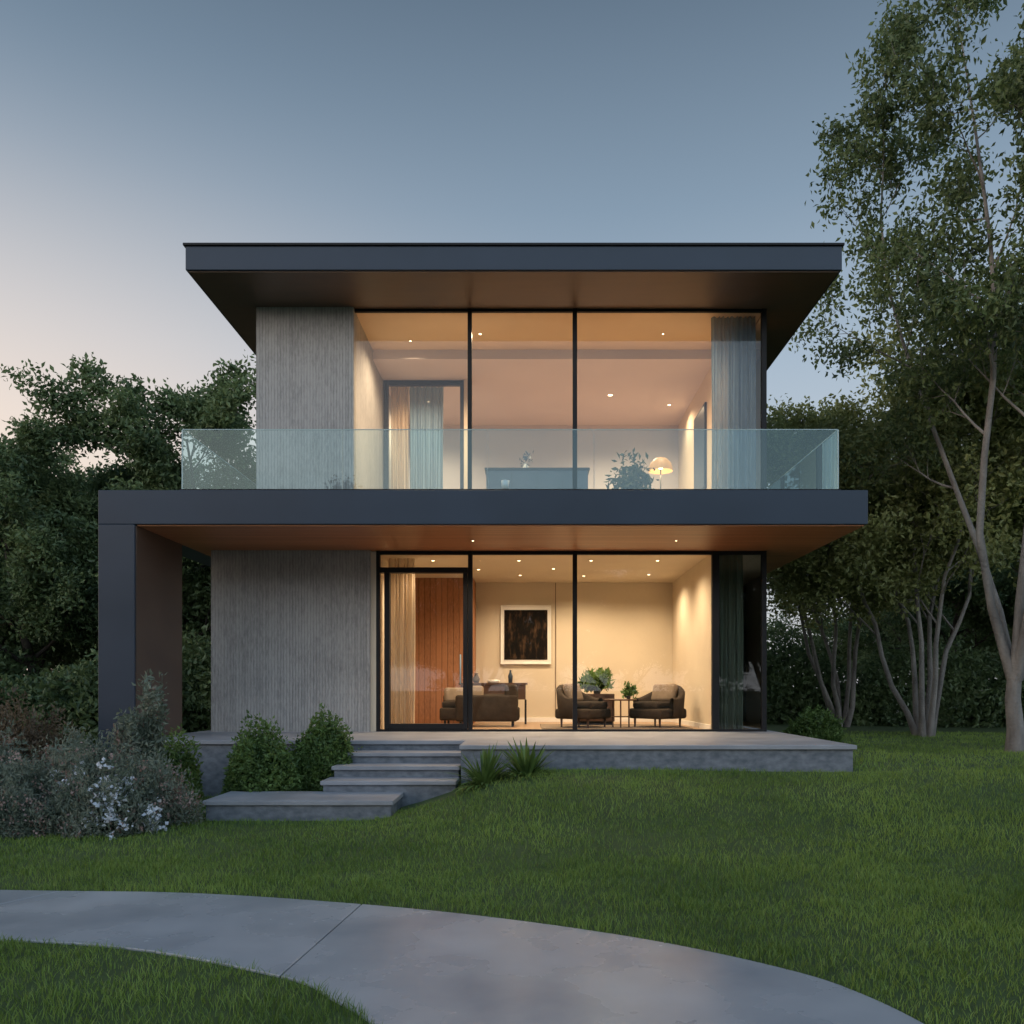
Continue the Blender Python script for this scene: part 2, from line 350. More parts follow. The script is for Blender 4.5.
def frame_v(x,z0,z1,y=14.0,w=.075,d=.09,n='mullion'): box(n,x-w/2,x+w/2,y-d/2,y+d/2,z0,z1,M_black,H,.004)
for x,w in[(-2.57,.06),(-1.01,.075),(.76,.075),(3.14,.12),(3.96,.08)]: frame_v(x,.8,3.852,w=w)
box('lower_head_rail',-2.6,4.0,13.965,14.035,3.79,3.851,M_black,H,.004)
box('lower_sill',-2.6,4.0,13.95,14.05,.798,.835,M_black,H,.004)
for x,w in[(-1.02,.07),(.76,.075),(3.96,.08)]: frame_v(x,4.355,7.946,w=w)
box('upper_head_rail',-2.97,4.0,13.97,14.03,7.90,7.944,M_black,H,.003)
box('upper_sill',-2.97,4.0,13.96,14.04,4.357,4.40,M_black,H,.003)
for z0,z1 in[(.8,3.852),(4.357,7.946)]:
    frame_v(3.97,z0,z1,y=16.0,w=.06)
D=H
box('door_stile',-2.46,-2.37,13.93,14.07,.84,3.48,M_black,D,.004)
box('door_stile',-1.13,-1.055,13.93,14.07,.84,3.48,M_black,D,.004)
box('door_head',-2.54,-1.05,13.93,14.07,3.48,3.57,M_black,D,.004)
box('door_bottom_rail',-2.37,-1.13,13.94,14.06,.836,.93,M_black,D,.004)
lathe('door_handle',[(0,0),(.012,0),(.012,.5),(0,.5)],M_edge,D,(-1.17,13.9,1.6),10)
box('inner_door_stile',-2.95,-2.86,16.65,16.75,4.36,7.74,M_black,D,.004)
box('inner_door_stile',-1.41,-1.335,16.65,16.75,4.36,7.74,M_black,D,.004)
box('inner_door_head',-2.86,-1.41,16.65,16.75,7.65,7.74,M_black,D,.004)
def pane(name,p0,p1,z0,z1,mat,parent):
    v=[(p0[0],p0[1],z0),(p1[0],p1[1],z0),(p1[0],p1[1],z1),(p0[0],p0[1],z1)]
    return obj(name,mesh_np(name,v,[(0,1,2,3)],mat),parent)
for a,b_ in[(-1.0,.76),(.76,3.12),(3.16,3.95)]: pane('lower_window_pane',(a,14.0),(b_,14.0),.83,3.8,M_glass,H)
pane('transom_pane',(-2.57,14.0),(-1.01,14.0),3.55,3.8,M_glass,H)
pane('door_pane',(-2.38,14.0),(-1.12,14.0),.92,3.49,M_glass,H)
for a,b_ in[(-2.97,-1.02),(-1.02,.76),(.76,3.95)]: pane('upper_window_pane',(a,14.0),(b_,14.0),4.39,7.91,M_glass,H)
pane('side_pane',(3.97,14.0),(3.97,16.0),.83,3.85,M_glass,H)
pane('side_pane',(3.97,14.0),(3.97,16.0),4.39,7.94,M_glass,H)
# balustrade
B=empty('glass_balustrade')
zt=5.24; y0=11.88
xs=[-5.0,-2.70,-.61,.92,2.7,4.43]
for a,b_ in zip(xs[:-1],xs[1:]):
    pane('glass_panel',(a+.008,y0),(b_-.008,y0),4.37,zt,M_rail,B)
    box('glass_top_edge',a+.008,b_-.008,y0-.008,y0+.008,zt,zt+.010,M_edge,B,0)
for x in xs[1:-1]: 
    box('panel_edge',x-.0075,x-.003,y0-.008,y0+.008,4.37,zt,M_edge,B,0)
    box('panel_edge',x+.003,x+.0075,y0-.008,y0+.008,4.37,zt,M_edge,B,0)
for x in(-5.0,4.43):
    ys=[y0+.012,13.6,15.4,17.2,19.5]
    for a,b_ in zip(ys[:-1],ys[1:]):
        pane('side_glass_panel',(x,a),(x,b_-.014),4.37,zt,M_rail,B)
        box('side_top_edge',x-.008,x+.008,a,b_-.014,zt,zt+.010,M_edge,B,0)
    box('corner_edge',x-.008,x+.008,y0-.008,y0+.008,4.37,zt,M_edge,B,0)
box('base_channel',-5.03,4.46,y0-.03,y0+.03,4.358,4.385,M_black,B,.002)

# terrace and steps
T=empty('terrace')
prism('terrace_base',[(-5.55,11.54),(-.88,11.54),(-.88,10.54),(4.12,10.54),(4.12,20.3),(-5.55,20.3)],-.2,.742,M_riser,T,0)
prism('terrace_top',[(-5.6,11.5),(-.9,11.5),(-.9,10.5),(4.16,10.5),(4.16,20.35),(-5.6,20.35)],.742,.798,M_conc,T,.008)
S=empty('entrance_steps')
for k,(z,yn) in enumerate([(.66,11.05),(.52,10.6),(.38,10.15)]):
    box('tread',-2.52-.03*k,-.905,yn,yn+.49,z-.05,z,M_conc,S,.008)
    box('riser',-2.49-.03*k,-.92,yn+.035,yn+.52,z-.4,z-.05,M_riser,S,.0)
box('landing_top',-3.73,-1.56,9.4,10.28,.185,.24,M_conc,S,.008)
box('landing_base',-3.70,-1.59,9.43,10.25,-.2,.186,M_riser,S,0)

# ---------------------------------------------------------------- curtains
def curtain(name,p0,p1,z0,z1,mat,folds=8,amp=.05):
    n=folds*12; L=math.hypot(p1[0]-p0[0],p1[1]-p0[1]); dx,dy=(p1[0]-p0[0])/L,(p1[1]-p0[1])/L
    zs=np.linspace(z0,z1,9); v=[];f=[]
    for j,z in enumerate(zs):
        for i in range(n+1):
            t=i/n; ph=t*folds*2*math.pi; a=amp*(1+.3*math.sin(i*.37+name.__len__()))*(1.0-.25*(j/8))
            o=a*math.sin(ph+.35*math.sin(3*t*6+j*.15)); s=t*L+.012*math.sin(ph*.5+j*.4)
            v.append((p0[0]+dx*s-dy*o,p0[1]+dy*s+dx*o,z))
    for j in range(8):
        for i in range(n): a=j*(n+1)+i; f.append((a,a+1,a+n+2,a+n+1))
    o=obj(name,mesh_np(name,v,f,mat,True)); return o
curtain('curtain',(3.12,14.22),(3.88,14.22),4.38,7.92,M_shblue,10,.045)
curtain('curtain',(3.24,14.22),(3.66,14.22),.81,3.83,M_shdark,6,.04)
curtain('curtain',(-2.5,14.55),(-2.03,14.55),.81,3.82,M_shcream,6,.05)
curtain('curtain',(-2.86,16.95),(-2.48,16.95),4.38,7.74,M_shcream,5,.05)
curtain('curtain',(-2.48,17.0),(-1.78,17.0),4.38,7.74,M_shblue,9,.045)

# ---------------------------------------------------------------- foliage generators
def leaf_arrays(C,size,up=.0,asp=.5,var=.4):
    n=len(C); a=rng.normal(size=(n,3)); a[:,2]+=up; a/=np.linalg.norm(a,axis=1)[:,None]
    b=rng.normal(size=(n,3)); b-=(b*a).sum(1)[:,None]*a; b/=np.linalg.norm(b,axis=1)[:,None]
    s=(size*(1+rng.uniform(-var,var,n)))[:,None]; w=s*asp*.5
    nrm=np.cross(a,b)
    base=C; tip=C+a*s; m=C+a*s*.45+nrm*s*.12
    V=np.stack([base,m+b*w,tip,m-b*w],1).reshape(-1,3)
    F=np.arange(4*n).reshape(n,4); return V,F
def tube(path,radii,seg,V,F):
    base=len(V)//1; prev=None
    for i,(p,r) in enumerate(zip(path,radii)):
        t=(path[min(i+1,len(path)-1)]-path[max(i-1,0)]); t=t/ (np.linalg.norm(t)+1e-9)
        if prev is None:
            u=np.cross(t,[1,0,.1]); 
        else: u=prev-np.dot(prev,t)*t
        u=u/(np.linalg.norm(u)+1e-9); prev=u; w=np.cross(t,u)
        for k in range(seg):
            a=2*math.pi*k/seg; V.append(p+r*(math.cos(a)*u+math.sin(a)*w))
    for i in range(len(path)-1):
        for k in range(seg):
            k2=(k+1)%seg; F.append((base+i*seg+k,base+i*seg+k2,base+(i+1)*seg+k2,base+(i+1)*seg+k))
def norm(v): return v/(np.linalg.norm(v)+1e-9)
def build_tree(H_,r0,stems=1,spread=.25,trunk_frac=.3,levels=3,kids=(9,6,5),lenf=(.45,.5,.5),ang=(50,50,50),wig=.12,up=.05,nleaf=50000,lsize=.14,lspread=.3,bark=None,leaf=None,drop=0,seed=1,fork=0,wpow=2):
    rg=np.random.default_rng(seed); V=[];F=[];nodes=[]
    def grow(p,d,L,r,lvl):
        n=10 if lvl==0 else 6; path=[p];rad=[r]; dirs=[d]
        for i in range(n):
            d=norm(d+rg.normal(0,wig,3)+np.array([0,0,up*(1 if lvl else .5)])); p=p+d*L/n
            path.append(p); rad.append(r*(1-.86*((i+1)/n)**.85)); dirs.append(d)
        if lvl==0: rad[0]=r*1.25
        tube(path,rad,[10,6,4,3][min(lvl,3)],V,F)
        if lvl<levels:
            k=kids[lvl]
            for j in range(k):
                t=(trunk_frac if lvl==0 else .25)+ (1-(trunk_frac if lvl==0 else .25))*(j+rg.uniform(0,1))/k
                i=min(int(t*n),n-1); q=path[i]+(path[i+1]-path[i])*(t*n-i); dd=dirs[i+1]
                az=rg.uniform(0,6.28) if lvl else j*2.4+rg.uniform(-.4,.4)
                e=norm(np.cross(dd,[math.cos(az),math.sin(az),.13])); an=math.radians(ang[lvl]*rg.uniform(.7,1.2))
                nd=norm(dd*math.cos(an)+e*math.sin(an)); rr=rad[i]*.55
                grow(q,nd,L*lenf[lvl]*rg.uniform(.75,1.15)*(1-.35*t if lvl==0 else 1),max(rr,.006),lvl+1)
        if lvl>=levels-1:
            for i in range(2,n+1): nodes.append(path[i])
        elif lvl>0: nodes.append(path[-1])
    p0=np.array([0,0,-.15])
    if fork:
        pts=[p0,p0+[.02,0,fork*.35],p0+[-.03,.02,fork*.7],p0+[0,0,fork]]
        tube(pts,[r0*1.9,r0*1.5,r0*1.35,r0*1.2],12,V,F); p0=pts[-1]-np.array([0,0,.12])
    for s in range(stems):
        az=s*2*math.pi/max(stems,1)+rg.uniform(-.4,.4)
        d=norm(np.array([math.cos(az)*spread,math.sin(az)*spread,1])) if stems>1 else norm(np.array([rg.normal(0,.04),rg.normal(0,.04),1]))
        off=np.array([math.cos(az),math.sin(az),0])*(.1 if not fork else r0*.35)*(stems>1)
        grow(p0+off,d,(H_-fork)*rg.uniform(.85,1.0)*(1 if stems==1 else .95),r0*(1 if not fork else rg.uniform(.7,.95)),0)
    nodes=np.array(nodes)
    w=rg.uniform(.1,1,len(nodes))**wpow; w/=w.sum()
    pick=rg.choice(len(nodes),nleaf,p=w)
    C=nodes[pick]+rg.normal(0,lspread,(nleaf,3))*np.array([1,1,.7]); C=C[C[:,2]>drop+rg.uniform(-.6,.6,len(C))]
    LV,LF=leaf_arrays(C,lsize)
    return (mesh_np('trunk_and_limbs',np.array(V),F,bark,True),mesh_np('foliage',LV,LF,leaf))
def place_tree(name,proto,x,y,rot=0,sc=1,zs=1):
    z=float(lawn_h(x,y)) 
    e=empty(name,(x,y,z),rot,sc); e.scale=(sc,sc,sc*zs)
    obj('trunk_and_limbs',proto[0],e); obj('foliage',proto[1],e); return e

P_dense=build_tree(9,.20,1,kids=(14,7,5),lenf=(.42,.5,.45),trunk_frac=.16,ang=(62,50,45),nleaf=62000,lsize=.15,lspread=.20,bark=M_barkd,leaf=M_leafd,seed=3,drop=.8,wpow=2.2)
P_dense2=build_tree(9,.18,3,spread=.35,kids=(9,6,4),lenf=(.42,.5,.45),trunk_frac=.2,ang=(55,50,45),nleaf=62000,lsize=.15,lspread=.22,bark=M_barkd,leaf=M_leafd,seed=11,drop=.8,wpow=2.2)
P_multi=build_tree(7.4,.065,6,spread=.34,kids=(8,5,4),lenf=(.34,.5,.45),trunk_frac=.34,ang=(45,45,45),nleaf=60000,lsize=.115,lspread=.20,bark=M_bark,leaf=M_leafy,seed=5,drop=1.9,wpow=2)
P_tall=build_tree(16.5,.10,5,spread=.26,kids=(11,6,4),lenf=(.20,.5,.45),trunk_frac=.30,ang=(50,48,45),wig=.085,up=.055,nleaf=66000,lsize=.12,lspread=.16,bark=M_bark,leaf=M_leafm,seed=33,drop=5.6,fork=1.5,wpow=1.8)

place_tree('leafy_tree',P_dense,-12.3,21,0.3,.77)
place_tree('leafy_tree',P_dense,-9.9,21.5,2.2,.92)
place_tree('leafy_tree',P_dense2,-15.6,22,2.7,.80)
place_tree('leafy_tree',P_dense2,-8.1,23,4.0,.78)
place_tree('leafy_tree',P_dense2,-13.0,25,1.0,.85)
place_tree('leafy_tree',P_dense,-16.5,26,5.0,.90)
place_tree('tall_tree',P_tall,8.1,13.8,0.4,.88,1.12)
place_tree('multi_stem_tree',P_multi,8.5,17.8,0.6,1.08)
place_tree('multi_stem_tree',P_multi,7.9,21,2.4,1.05)
place_tree('multi_stem_tree',P_multi,11.8,18.5,4.4,1.25)
place_tree('leafy_tree',P_dense,13.5,27,1.0,.85)
place_tree('leafy_tree',P_dense2,17.5,24,3.0,1.0)
TL=empty('distant_tree_line')
def tl(x,y,s,k):
    p=[P_dense,P_dense2][k%2]
    for nm,me in zip(('tree_limbs','tree_foliage'),p):
        o=obj(nm,me,TL,(x,y,.0 if y<0 else .4)); o.rotation_euler=(0,0,rng.uniform(0,6)); o.scale=(s*1.3,s*1.3,s)
for k in range(18):
    a=k/17; x=-42+84*a+rng.uniform(-1,1); y=32+rng.uniform(-2,4)
    if -9<x<9: continue
    tl(x,y,rng.uniform(.55,.72),k)
for k in range(13):   # unseen trees added behind the camera to darken the window reflections
    tl(-27+4.5*k+rng.uniform(-1,1),-20+rng.uniform(-2,2),rng.uniform(.95,1.15),k)
        
def shell_points(n,rx,ry,rz,lump=.18,seed=0,thick=.25):
    rg=np.random.default_rng(seed); d=rg.normal(size=(n,3)); d/=np.linalg.norm(d,axis=1)[:,None]; d[:,2]=np.abs(d[:,2])*1.0-.15*rg.uniform(0,1,n)
    L=rg.normal(size=(14,3)); L/=np.linalg.norm(L,axis=1)[:,None]; L[:,2]=np.abs(L[:,2])
    k=np.exp(-((1-d@L.T)*9)).max(1)
    r=(1-lump+2*lump*k)*(1-thick*rg.uniform(0,1,n)**2)
    return d*r[:,None]*np.array([rx,ry,rz])
def shrub(name,x,y,rx,ry,rz,mat,n=9000,ls=.06,seed=0,stems=True,asp=.5,flowers=None,nf=0,fs=.03,lump=.2,z=None,up=.5,nspray=22):
    z=float(lawn_h(x,y)) if z is None else z
    e=empty(name,(x,y,z))
    C=shell_points(n,rx,ry,rz,lump,seed,.45); C=C[C[:,2]>-.02]
    V,F=leaf_arrays(C,ls,up,asp); obj('foliage',mesh_np('foliage',V,F,mat),e)
    rg=np.random.default_rng(seed+5); SV=[];SF=[]
    for k in range(26):
        t=C[rg.integers(len(C))]*.92; p0=np.array([rg.normal(0,.06),rg.normal(0,.06),-.05])
        tube([p0,(p0+t)/2+np.array([0,0,.05]),t],[.012,.008,.003],4,SV,SF)
    obj('stems',mesh_np('stems',np.array(SV),SF,M_barkd,True),e)
    SP=[]
    for k in range(nspray):
        t=C[rg.integers(len(C))]; 
        if t[2]<rz*.35: continue
        d=norm(t/np.array([rx,ry,rz])+np.array([0,0,.6])); m=26; s=rg.uniform(0,.22*rz+.05,m)
        SP.append(t+d*s[:,None]+rg.normal(0,ls*.3,(m,3)))
    if SP:
        V,F=leaf_arrays(np.concatenate(SP),ls*.85,up,asp); obj('sprays',mesh_np('sprays',V,F,mat),e)
    if flowers:
        K=max(6,nf//18); heads=C[rg.integers(len(C),size=K)]*1.07
        Fp=heads[rg.integers(K,size=nf)]+rg.normal(0,.035,(nf,3))
        V,F=leaf_arrays(Fp,fs,.6,.9); obj('flowers',mesh_np('flowers',V,F,flowers),e)
    return e
shrub('green_shrub',-3.5,10.65,.52,.42,1.0,M_shrub,13000,.06,1,z=.05,nspray=12)
shrub('green_shrub',-2.78,11.1,.46,.36,1.12,M_shrub,12000,.06,2,z=.05,nspray=10,lump=.14)
shrub('green_shrub',5.6,16.3,.55,.5,.62,M_shrub,6000,.08,3)
sp=[(-4.3,9.2,.6,.45,.75,M_sage,M_pinkfl),(-5.1,9.4,.7,.5,.92,M_sage,M_pinkfl),(-5.85,9.1,.65,.5,.7,M_sage,M_pinkfl),(-4.6,8.65,.55,.4,.52,M_sage,M_pinkfl),(-5.35,8.5,.6,.4,.55,M_sage,M_pinkfl),(-6.4,8.8,.75,.5,.7,M_russet,M_pinkfl)]
for k,(x,y,a,b_,c,m1,m2) in enumerate(sp):
    shrub('flowering_shrub',x,y,a,b_,c,m1,8000,.055,20+k,asp=.35,flowers=m2,nf=1100,fs=.028,lump=.3,up=1.2)
shrub('white_flowering_shrub',-4.3,8.55,.36,.25,.66,M_sage,3500,.055,40,asp=.4,flowers=M_flower,nf=1000,fs=.045,lump=.3,up=1)
shrub('white_flowering_shrub',-4.95,9.0,.3,.25,.85,M_sage,2500,.055,41,asp=.4,flowers=M_flower,nf=250,fs=.045,lump=.3,up=1)
for k,(x,y,a,b_,c,m1) in enumerate([(-7.0,11.4,.8,.6,1.25,M_russet),(-8.0,12.0,.9,.7,1.35,M_russet),(-6.9,10.4,.7,.5,.85,M_sage),(-8.3,10.8,.9,.6,.95,M_sage),(-4.6,10.6,.5,.4,.8,M_shrub),(-5.5,10.4,.5,.4,.9,M_sage)]):
    shrub('border_shrub',x,y,a,b_,c,m1,8000,.07,60+k,asp=.4,lump=.3,up=1)
def spiky(name,x,y,h,seed):
    rg=np.random.default_rng(seed); e=empty(name,(x,y,float(lawn_h(x,y)))); SV=[];SF=[];C=[]
    for k in range(9):
        a=rg.uniform(0,6.28); l=rg.uniform(.05,.22); t=np.array([math.cos(a)*l,math.sin(a)*l,h*rg.uniform(.7,1.05)])
        p0=np.array([rg.normal(0,.03),rg.normal(0,.03),0]); tube([p0,(p0+t)/2,t],[.008,.006,.003],4,SV,SF)
        m=190; s=rg.uniform(.15,1,m); C.append(p0+(t-p0)*s[:,None]+rg.normal(0,.035,(m,3)))
    V,F=leaf_arrays(np.concatenate(C),.075,.4,.4)
    obj('stems',mesh_np('stems',np.array(SV),SF,M_sage,True),e); obj('foliage',mesh_np('foliage',V,F,M_sage),e)
spiky('tall_perennial',-4.5,9.9,1.65,1); spiky('tall_perennial',-4.7,9.7,1.2,2)
HM=empty('hedge')
for k,(x,y,a,b_,c) in enumerate([(-12,17,2.2,1.3,1.6),(-9,17.5,2.0,1.3,1.9),(-15.5,17,2.4,1.4,1.9),(-7.2,19,1.6,1.2,2.2),(-14,20,2.6,1.4,2.6),(-18,22,3,1.4,3),(7.5,24,2.4,1.4,2.6),(11,22.5,2.6,1.5,2.4),(15,22,2.8,1.5,2.6),(19,20,2.8,1.6,2.6),(6,27,2.4,1.4,3)]):
    C=shell_points(12000,a,b_,c,.2,80+k,.5); V,F=leaf_arrays(C,.15,.2,.55)
    obj('hedge_foliage',mesh_np('hedge_foliage',V,F,M_leafd),HM,(x,y,float(lawn_h(x,y))))
def strap(name,x,y,n,L,seed,mat=M_shrub,z=None,w=.022):
    rg=np.random.default_rng(seed); V=[];F=[]
    for k in range(n):
        a=rg.uniform(0,6.28); l=L*rg.uniform(.6,1.1); el=rg.uniform(.5,1.35); ca,sa=math.cos(a),math.sin(a); o=len(V)
        for i in range(6):
            t=i/5; r=l*t*math.cos(el); zz=l*t*math.sin(el)-l*.55*t*t*math.cos(el)*1.0; ww=w*(1-t)**.6*(.6+t) 
            V+=[(ca*r-sa*ww,sa*r+ca*ww,zz),(ca*r+sa*ww,sa*r-ca*ww,zz)]
        for i in range(5): F.append((o+2*i,o+2*i+1,o+2*i+3,o+2*i+2))
    e=empty(name,(x,y,float(lawn_h(x,y)) if z is None else z)); obj('leaves',mesh_np('leaves',V,F,mat,True),e); return e
strap('strap_leaf_plant',-.55,9.98,130,.74,1,z=.28,w=.026); strap('strap_leaf_plant',-.04,10.12,130,.72,2,z=.34,w=.026)

# ---------------------------------------------------------------- furniture
fz=.806
def armchair(x,y,rot):
    e=empty('armchair',(x,y,fz),rot)
    box('seat_base',-.36,.36,-.34,.34,.16,.34,M_sofa,e,.05,seg=4)
    box('seat_cushion',-.28,.28,-.32,.26,.33,.46,M_cush2,e,.05,seg=4)
    V=[];F=[];n=28
    for i in range(n+1):
        a=math.radians(-15+210*i/n); c,s=math.cos(a),math.sin(a); hh=.52+.24*max(0,math.sin(a))**1.5
        for r,z in((.36,.16),(.43,.2),(.46,hh-.03),(.43,hh),(.38,hh),(.35,hh-.04),(.34,.3)):
            V.append((r*c,r*s*.95,z))
    for i in range(n):
        for j in range(6): F.append((i*7+j,(i+1)*7+j,(i+1)*7+j+1,i*7+j+1))
    obj('curved_back',mesh_np('curved_back',V,F,M_sofa,True),e)
    box('back_pillow',-.24,.22,.12,.26,.44,.78,M_cush,e,.06,rot=(math.radians(-16),0,.1),seg=4)
    for sx in(-.27,.27):
        for sy in(-.25,.25): lathe('leg',[(0,0),(.014,0),(.022,.17),(0,.17)],M_walnut,e,(sx,sy,0),10)
    e.scale=(1.12,1.12,1.05)
    return e
armchair(0.98,15.2,math.radians(55)); armchair(2.36,15.3,math.radians(-50))
t=empty('side_table',(1.66,15.1,fz))
lathe('top',[(0,.50),(.29,.50),(.30,.515),(.29,.53),(0,.53)],M_walnut,t,seg=32)
for k in range(3):
    a=k*2.094+.4; box('leg',.17*math.cos(a)-.013,.17*math.cos(a)+.013,.17*math.sin(a)-.013,.17*math.sin(a)+.013,0,.5,M_walnut,t,.003)
lathe('shelf',[(0,.2),(.17,.2),(.17,.215),(0,.215)],M_walnut,t,seg=24)
def pottedplant(x,y,z,r,h,seed,n=700,ls=.09,pot=.08):
    e=empty('potted_plant',(x,y,z))
    lathe('pot',[(0,0),(pot*.7,0),(pot,pot*1.5),(pot*.9,pot*1.55),(pot*.85,pot*1.3),(0,pot*1.3)],M_pot,e)
    C=shell_points(n,r,r,h,.35,seed,.8); C[:,2]+=pot*1.5; V,F=leaf_arrays(C,ls,.5,.45)
    obj('leaves',mesh_np('leaves',V,F,M_house),e); return e
pottedplant(1.80,15.1,fz+.53,.12,.20,5,300,.08,.05)
c=empty('low_cabinet',(1.25,16.3,fz)); box('body',-.4,.4,-.2,.2,.08,.62,M_walnut,c,.01); box('plinth',-.36,.36,-.16,.16,0,.08,M_black,c,.003)
box('door_gap',-.004,.004,-.204,-.19,.1,.6,M_black,c,0)
pottedplant(1.32,16.25,fz+.62,.30,.32,6,1000,.12,.09)
s=empty('sofa',(-.95,15.9,fz),0)
box('base',-.75,.75,-.42,.42,.12,.36,M_sofa,s,.04,seg=3); box('back',.47,.72,-.42,.42,.34,.80,M_sofa,s,.06,seg=4)
box('arm',-.75,.5,.24,.44,.34,.62,M_sofa,s,.06,seg=4); box('arm',-.45,.72,-.45,-.28,.1,.60,M_sofa,s,.05,seg=4)
box('seat_cushion',-.72,.45,-.27,.24,.35,.48,M_sofa,s,.04,seg=4)
box('pillow',-.70,-.28,-.1,.06,.44,.74,M_cush,s,.06,rot=(-.3,.0,.3),seg=4); box('pillow',-.35,.05,.05,.2,.46,.78,M_cush,s,.06,rot=(-.3,0,-.1),seg=4)
for sx in(-.65,.62):
    for sy in(-.34,.34): box('leg',sx-.02,sx+.02,sy-.02,sy+.02,0,.13,M_black,s,.003)
c=empty('console_table',(-.75,16.9,fz)); box('top',-.7,.7,-.18,.18,.80,.84,M_walnut,c,.005); box('drawer_box',-.66,.66,-.16,.16,.5,.8,M_walnut,c,.004)
for sx in(-.66,.66): box('leg_frame',sx-.02,sx+.02,-.16,.16,0,.5,M_black,c,.003)
for k,(xx,pr) in enumerate([(-.35,[(0,0),(.05,0),(.08,.08),(.03,.17),(.045,.2)]),(.0,[(0,0),(.11,0),(.13,.05),(.12,.06),(0,.03)]),(.35,[(0,0),(.04,0),(.05,.14),(.02,.22),(.02,.26)])]):
    e=empty(['vase','bowl','bottle'][k],(-.75+xx,16.9,fz+.84)); lathe('body',pr,[M_pot,M_white,M_blue][k],e)
box('rug',.2,2.9,14.7,16.6,.8065,.818,M_rug,None,.004)
def artmat():
    m,nt,ns,ls,b=newmat('abstract_canvas'); g=N(ns,'ShaderNodeTexCoord'); mp=N(ns,'ShaderNodeMapping'); mp.inputs['Scale'].default_value=(6,1,2.2)
    ls.new(g.outputs['Object'],mp.inputs[0]); no=N(ns,'ShaderNodeTexNoise'); no.inputs['Scale'].default_value=1.3; no.inputs['Detail'].default_value=9; no.inputs['Roughness'].default_value=.7; ls.new(mp.outputs[0],no.inputs[0])
    cr=N(ns,'ShaderNodeValToRGB'); cr.color_ramp.elements[0].position=.5; cr.color_ramp.elements[0].color=(.006,.005,.005,1); cr.color_ramp.elements[1].position=.75; cr.color_ramp.elements[1].color=(.10,.06,.035,1)
    ls.new(no.outputs[0],cr.inputs[0]); ls.new(cr.outputs[0],b.inputs['Base Color']); b.inputs['Roughness'].default_value=.8; b.inputs['Specular IOR Level'].default_value=.1; return m
pa=empty('framed_painting',(-.09,17.97,2.70))
for a in[(-.55,-.53,-.64,.64),(.53,.55,-.64,.64),(-.53,.53,-.64,-.62),(-.53,.53,.62,.64)]: box('frame',a[0],a[1],-.03,.02,a[2],a[3],M_white,pa,.002)
box('mat_board',-.53,.53,-.01,.01,-.62,.62,M_white,pa,0)
box('canvas',-.47,.47,-.02,-.009,-.54,.54,artmat(),pa,0)
pa=empty('framed_painting',(3.49,16.9,6.35))
box('frame',-.03,.01,-.55,.55,-.85,.85,M_black,pa,.003); box('canvas',-.036,-.03,-.5,.5,-.8,.8,M_blue,pa,0)
uz=4.372
c=empty('bar_counter',(.13,15.2,uz)); box('body',-.92,.92,-.28,.28,0,1.10,M_blue,c,.01); box('worktop',-.95,.95,-.31,.31,1.10,1.14,M_black,c,.005)
for k in(-.46,0,.46): box('door_gap',k-.003,k+.003,-.284,-.27,.05,1.08,M_black,c,0)
e=empty('vase',(-.08,15.1,uz+1.14)); lathe('body',[(0,0),(.04,0),(.06,.05),(.03,.11),(.035,.13)],M_white,e)
C=np.random.default_rng(4).normal(0,.06,(60,3))+np.array([0,0,.2]); V,F=leaf_arrays(C,.07,.5,.3); obj('sprigs',mesh_np('sprigs',V,F,M_blue),e)
c=empty('balcony_stand',(-.38,12.7,4.357)); lathe('stand',[(0,0),(.12,0),(.12,.02),(.015,.03),(.015,.18),(.14,.19),(.14,.21),(0,.21)],M_walnut,c)
e=empty('tumbler',(-.38,12.7,4.567)); lathe('glass_body',[(0,0),(.045,0),(.065,.15),(.06,.15),(.04,.01)],M_white,e)
e=empty('potted_plant',(1.85,15.0,uz)); lathe('pot',[(0,0),(.14,0),(.18,.5),(.16,.5),(.15,.45),(0,.45)],M_pot,e)
C=shell_points(1100,.42,.35,.82,.35,9,.9); C[:,2]+=.5; V,F=leaf_arrays(C,.14,.3,.4); obj('leaves',mesh_np('leaves',V,F,leafmat('dark_houseplant',(.02,.035,.015),(.05,.075,.03))),e)
e=empty('floor_lamp',(2.42,15.3,uz)); lathe('stand',[(0,0),(.14,0),(.14,.02),(.012,.03),(.012,1.22),(0,1.22)],M_black,e)
lathe('shade',[(.22,1.18),(.22,1.23),(.19,1.33),(.11,1.41),(.02,1.44)],emis('lamp_shade_glow',(1,.45,.14),.5),e)
bpy.data.materials['lamp_shade_glow'].node_tree.nodes['Principled BSDF'].inputs['Base Color'].default_value=(.45,.26,.12,1)
lathe('bulb',[(0,1.21),(.04,1.23),(.05,1.27),(.03,1.31),(0,1.32)],M_bulb,e)
pl=bpy.data.lights.new('lamp_light','POINT'); pl.energy=12; pl.color=(1,.62,.32); pl.shadow_soft_size=.06
o=bpy.data.objects.new('lamp_light',pl); link(o); o.parent=e; o.location=(0,0,1.12)

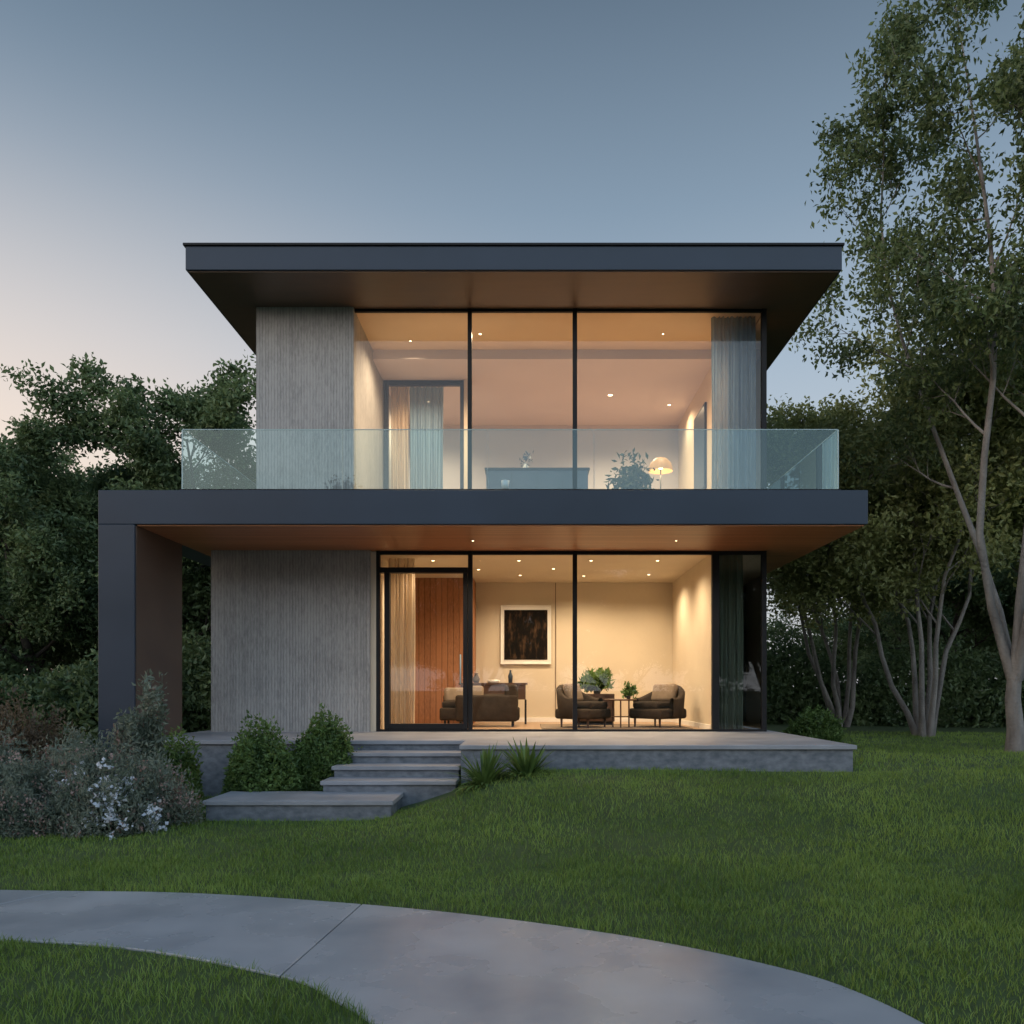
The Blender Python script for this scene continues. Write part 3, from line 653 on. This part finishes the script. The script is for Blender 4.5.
# ---------------------------------------------------------------- downlights
DL=empty('recessed_downlights')
def down(x,y,z,w,ang=150,colr=(1,.73,.46),r=.03,rad=.05):
    lathe('lens',[(0,-.004),(r,-.004),(r,.006)],M_bulb,DL,(x,y,z),16)
    lathe('trim',[(r,-.002),(r+.010,-.005),(r+.013,.004)],M_white,DL,(x,y,z),16)
    if w:
        l=bpy.data.lights.new('downlight','SPOT'); l.energy=w; l.spot_size=math.radians(ang); l.spot_blend=.8; l.color=colr; l.shadow_soft_size=rad
        o=bpy.data.objects.new('downlight',l); link(o); o.parent=DL; o.location=(x,y,z-.03)
for x,y,w_ in[(-1.75,14.9,175),(-.2,14.9,175),(1.1,14.9,130),(2.3,14.9,175),(-.2,16.8,190),(1.1,16.9,170),(2.4,16.7,190),(.45,15.9,0),(-1.0,16.0,0)]:
    down(x,y,3.834,w_,r=.025)
down(-.9,14.9,7.923,430,r=.022); down(1.7,17.5,7.748,580,r=.045); down(3.05,18.1,7.748,120); down(-2.2,17.9,7.748,360); down(2.4,14.9,7.923,270,r=.014); down(-2.2,15.2,7.923,240,r=.014)
for x in(-.9,2.3): down(x,13.0,3.85,75,135,r=.014)

# ---------------------------------------------------------------- world
w=bpy.data.worlds.new('World'); scene.world=w; w.use_nodes=True
nt=w.node_tree; ns=nt.nodes; ls=nt.links; bg=ns['Background']
sky=N(ns,'ShaderNodeTexSky',sky_type='NISHITA'); sky.sun_disc=False; sky.sun_elevation=math.radians(2); sky.sun_rotation=math.radians(-100)
tc=N(ns,'ShaderNodeTexCoord'); sp_=N(ns,'ShaderNodeSeparateXYZ'); ls.new(tc.outputs['Generated'],sp_.inputs[0])
r1=N(ns,'ShaderNodeValToRGB'); ls.new(sp_.outputs[2],r1.inputs[0])
els=[(0,(.56,.58,.61)),(.2,(.53,.585,.65)),(.36,(.375,.465,.57)),(.5,(.225,.31,.41)),(.66,(.105,.155,.22)),(1,(.10,.155,.235))]
e0=r1.color_ramp.elements; e0[0].position=0; e0[0].color=(*els[0][1],1); e0[1].position=1; e0[1].color=(*els[-1][1],1)
for p,c_ in els[1:-1]: q=e0.new(p); q.color=(*c_,1)
mx_=N(ns,'ShaderNodeMapRange',interpolation_type='SMOOTHSTEP'); mx_.inputs[1].default_value=.12; mx_.inputs[2].default_value=-.58; ls.new(sp_.outputs[0],mx_.inputs[0])
mz=N(ns,'ShaderNodeMapRange',interpolation_type='SMOOTHSTEP'); mz.inputs[1].default_value=.60; mz.inputs[2].default_value=.14; ls.new(sp_.outputs[2],mz.inputs[0])
mm=N(ns,'ShaderNodeMath',operation='MULTIPLY'); ls.new(mx_.outputs[0],mm.inputs[0]); ls.new(mz.outputs[0],mm.inputs[1])
gl=N(ns,'ShaderNodeMix',data_type='RGBA'); ls.new(mm.outputs[0],gl.inputs['Factor']); ls.new(r1.outputs[0],gl.inputs['A']); gl.inputs['B'].default_value=(.93,.76,.64,1)
by=N(ns,'ShaderNodeMapRange',interpolation_type='SMOOTHSTEP'); by.inputs[1].default_value=.35; by.inputs[2].default_value=-.6; by.inputs[3].default_value=1.0; by.inputs[4].default_value=2.9; ls.new(sp_.outputs[1],by.inputs[0])  # added boost: sky behind the camera brightened to light the exterior
b2=N(ns,'ShaderNodeVectorMath',operation='SCALE'); ls.new(gl.outputs['Result'],b2.inputs[0]); ls.new(by.outputs[0],b2.inputs['Scale'])
sc_=N(ns,'ShaderNodeVectorMath',operation='SCALE'); ls.new(sky.outputs[0],sc_.inputs[0]); sc_.inputs['Scale'].default_value=.03
ad=N(ns,'ShaderNodeVectorMath',operation='ADD'); ls.new(b2.outputs[0],ad.inputs[0]); ls.new(sc_.outputs[0],ad.inputs[1])
ls.new(ad.outputs[0],bg.inputs['Color']); bg.inputs['Strength'].default_value=1.0
sl=bpy.data.lights.new('sun','SUN'); sl.energy=.10; sl.angle=math.radians(12); sl.color=(1,.78,.6)
so=bpy.data.objects.new('sun',sl); link(so); so.rotation_euler=Vector((math.cos(math.radians(8))*.95,.32,-.16)).to_track_quat('-Z','Y').to_euler()

# ---------------------------------------------------------------- camera
cam=bpy.data.cameras.new('camera'); cam.sensor_width=36; cam.lens=826/1024*36; cam.clip_end=3000; cam.clip_start=.05
cam.shift_x=-18/1024; cam.shift_y=178/1024
co=bpy.data.objects.new('camera',cam); link(co); co.location=(0,0,1.5); co.rotation_euler=(math.radians(90),0,0)
scene.camera=co
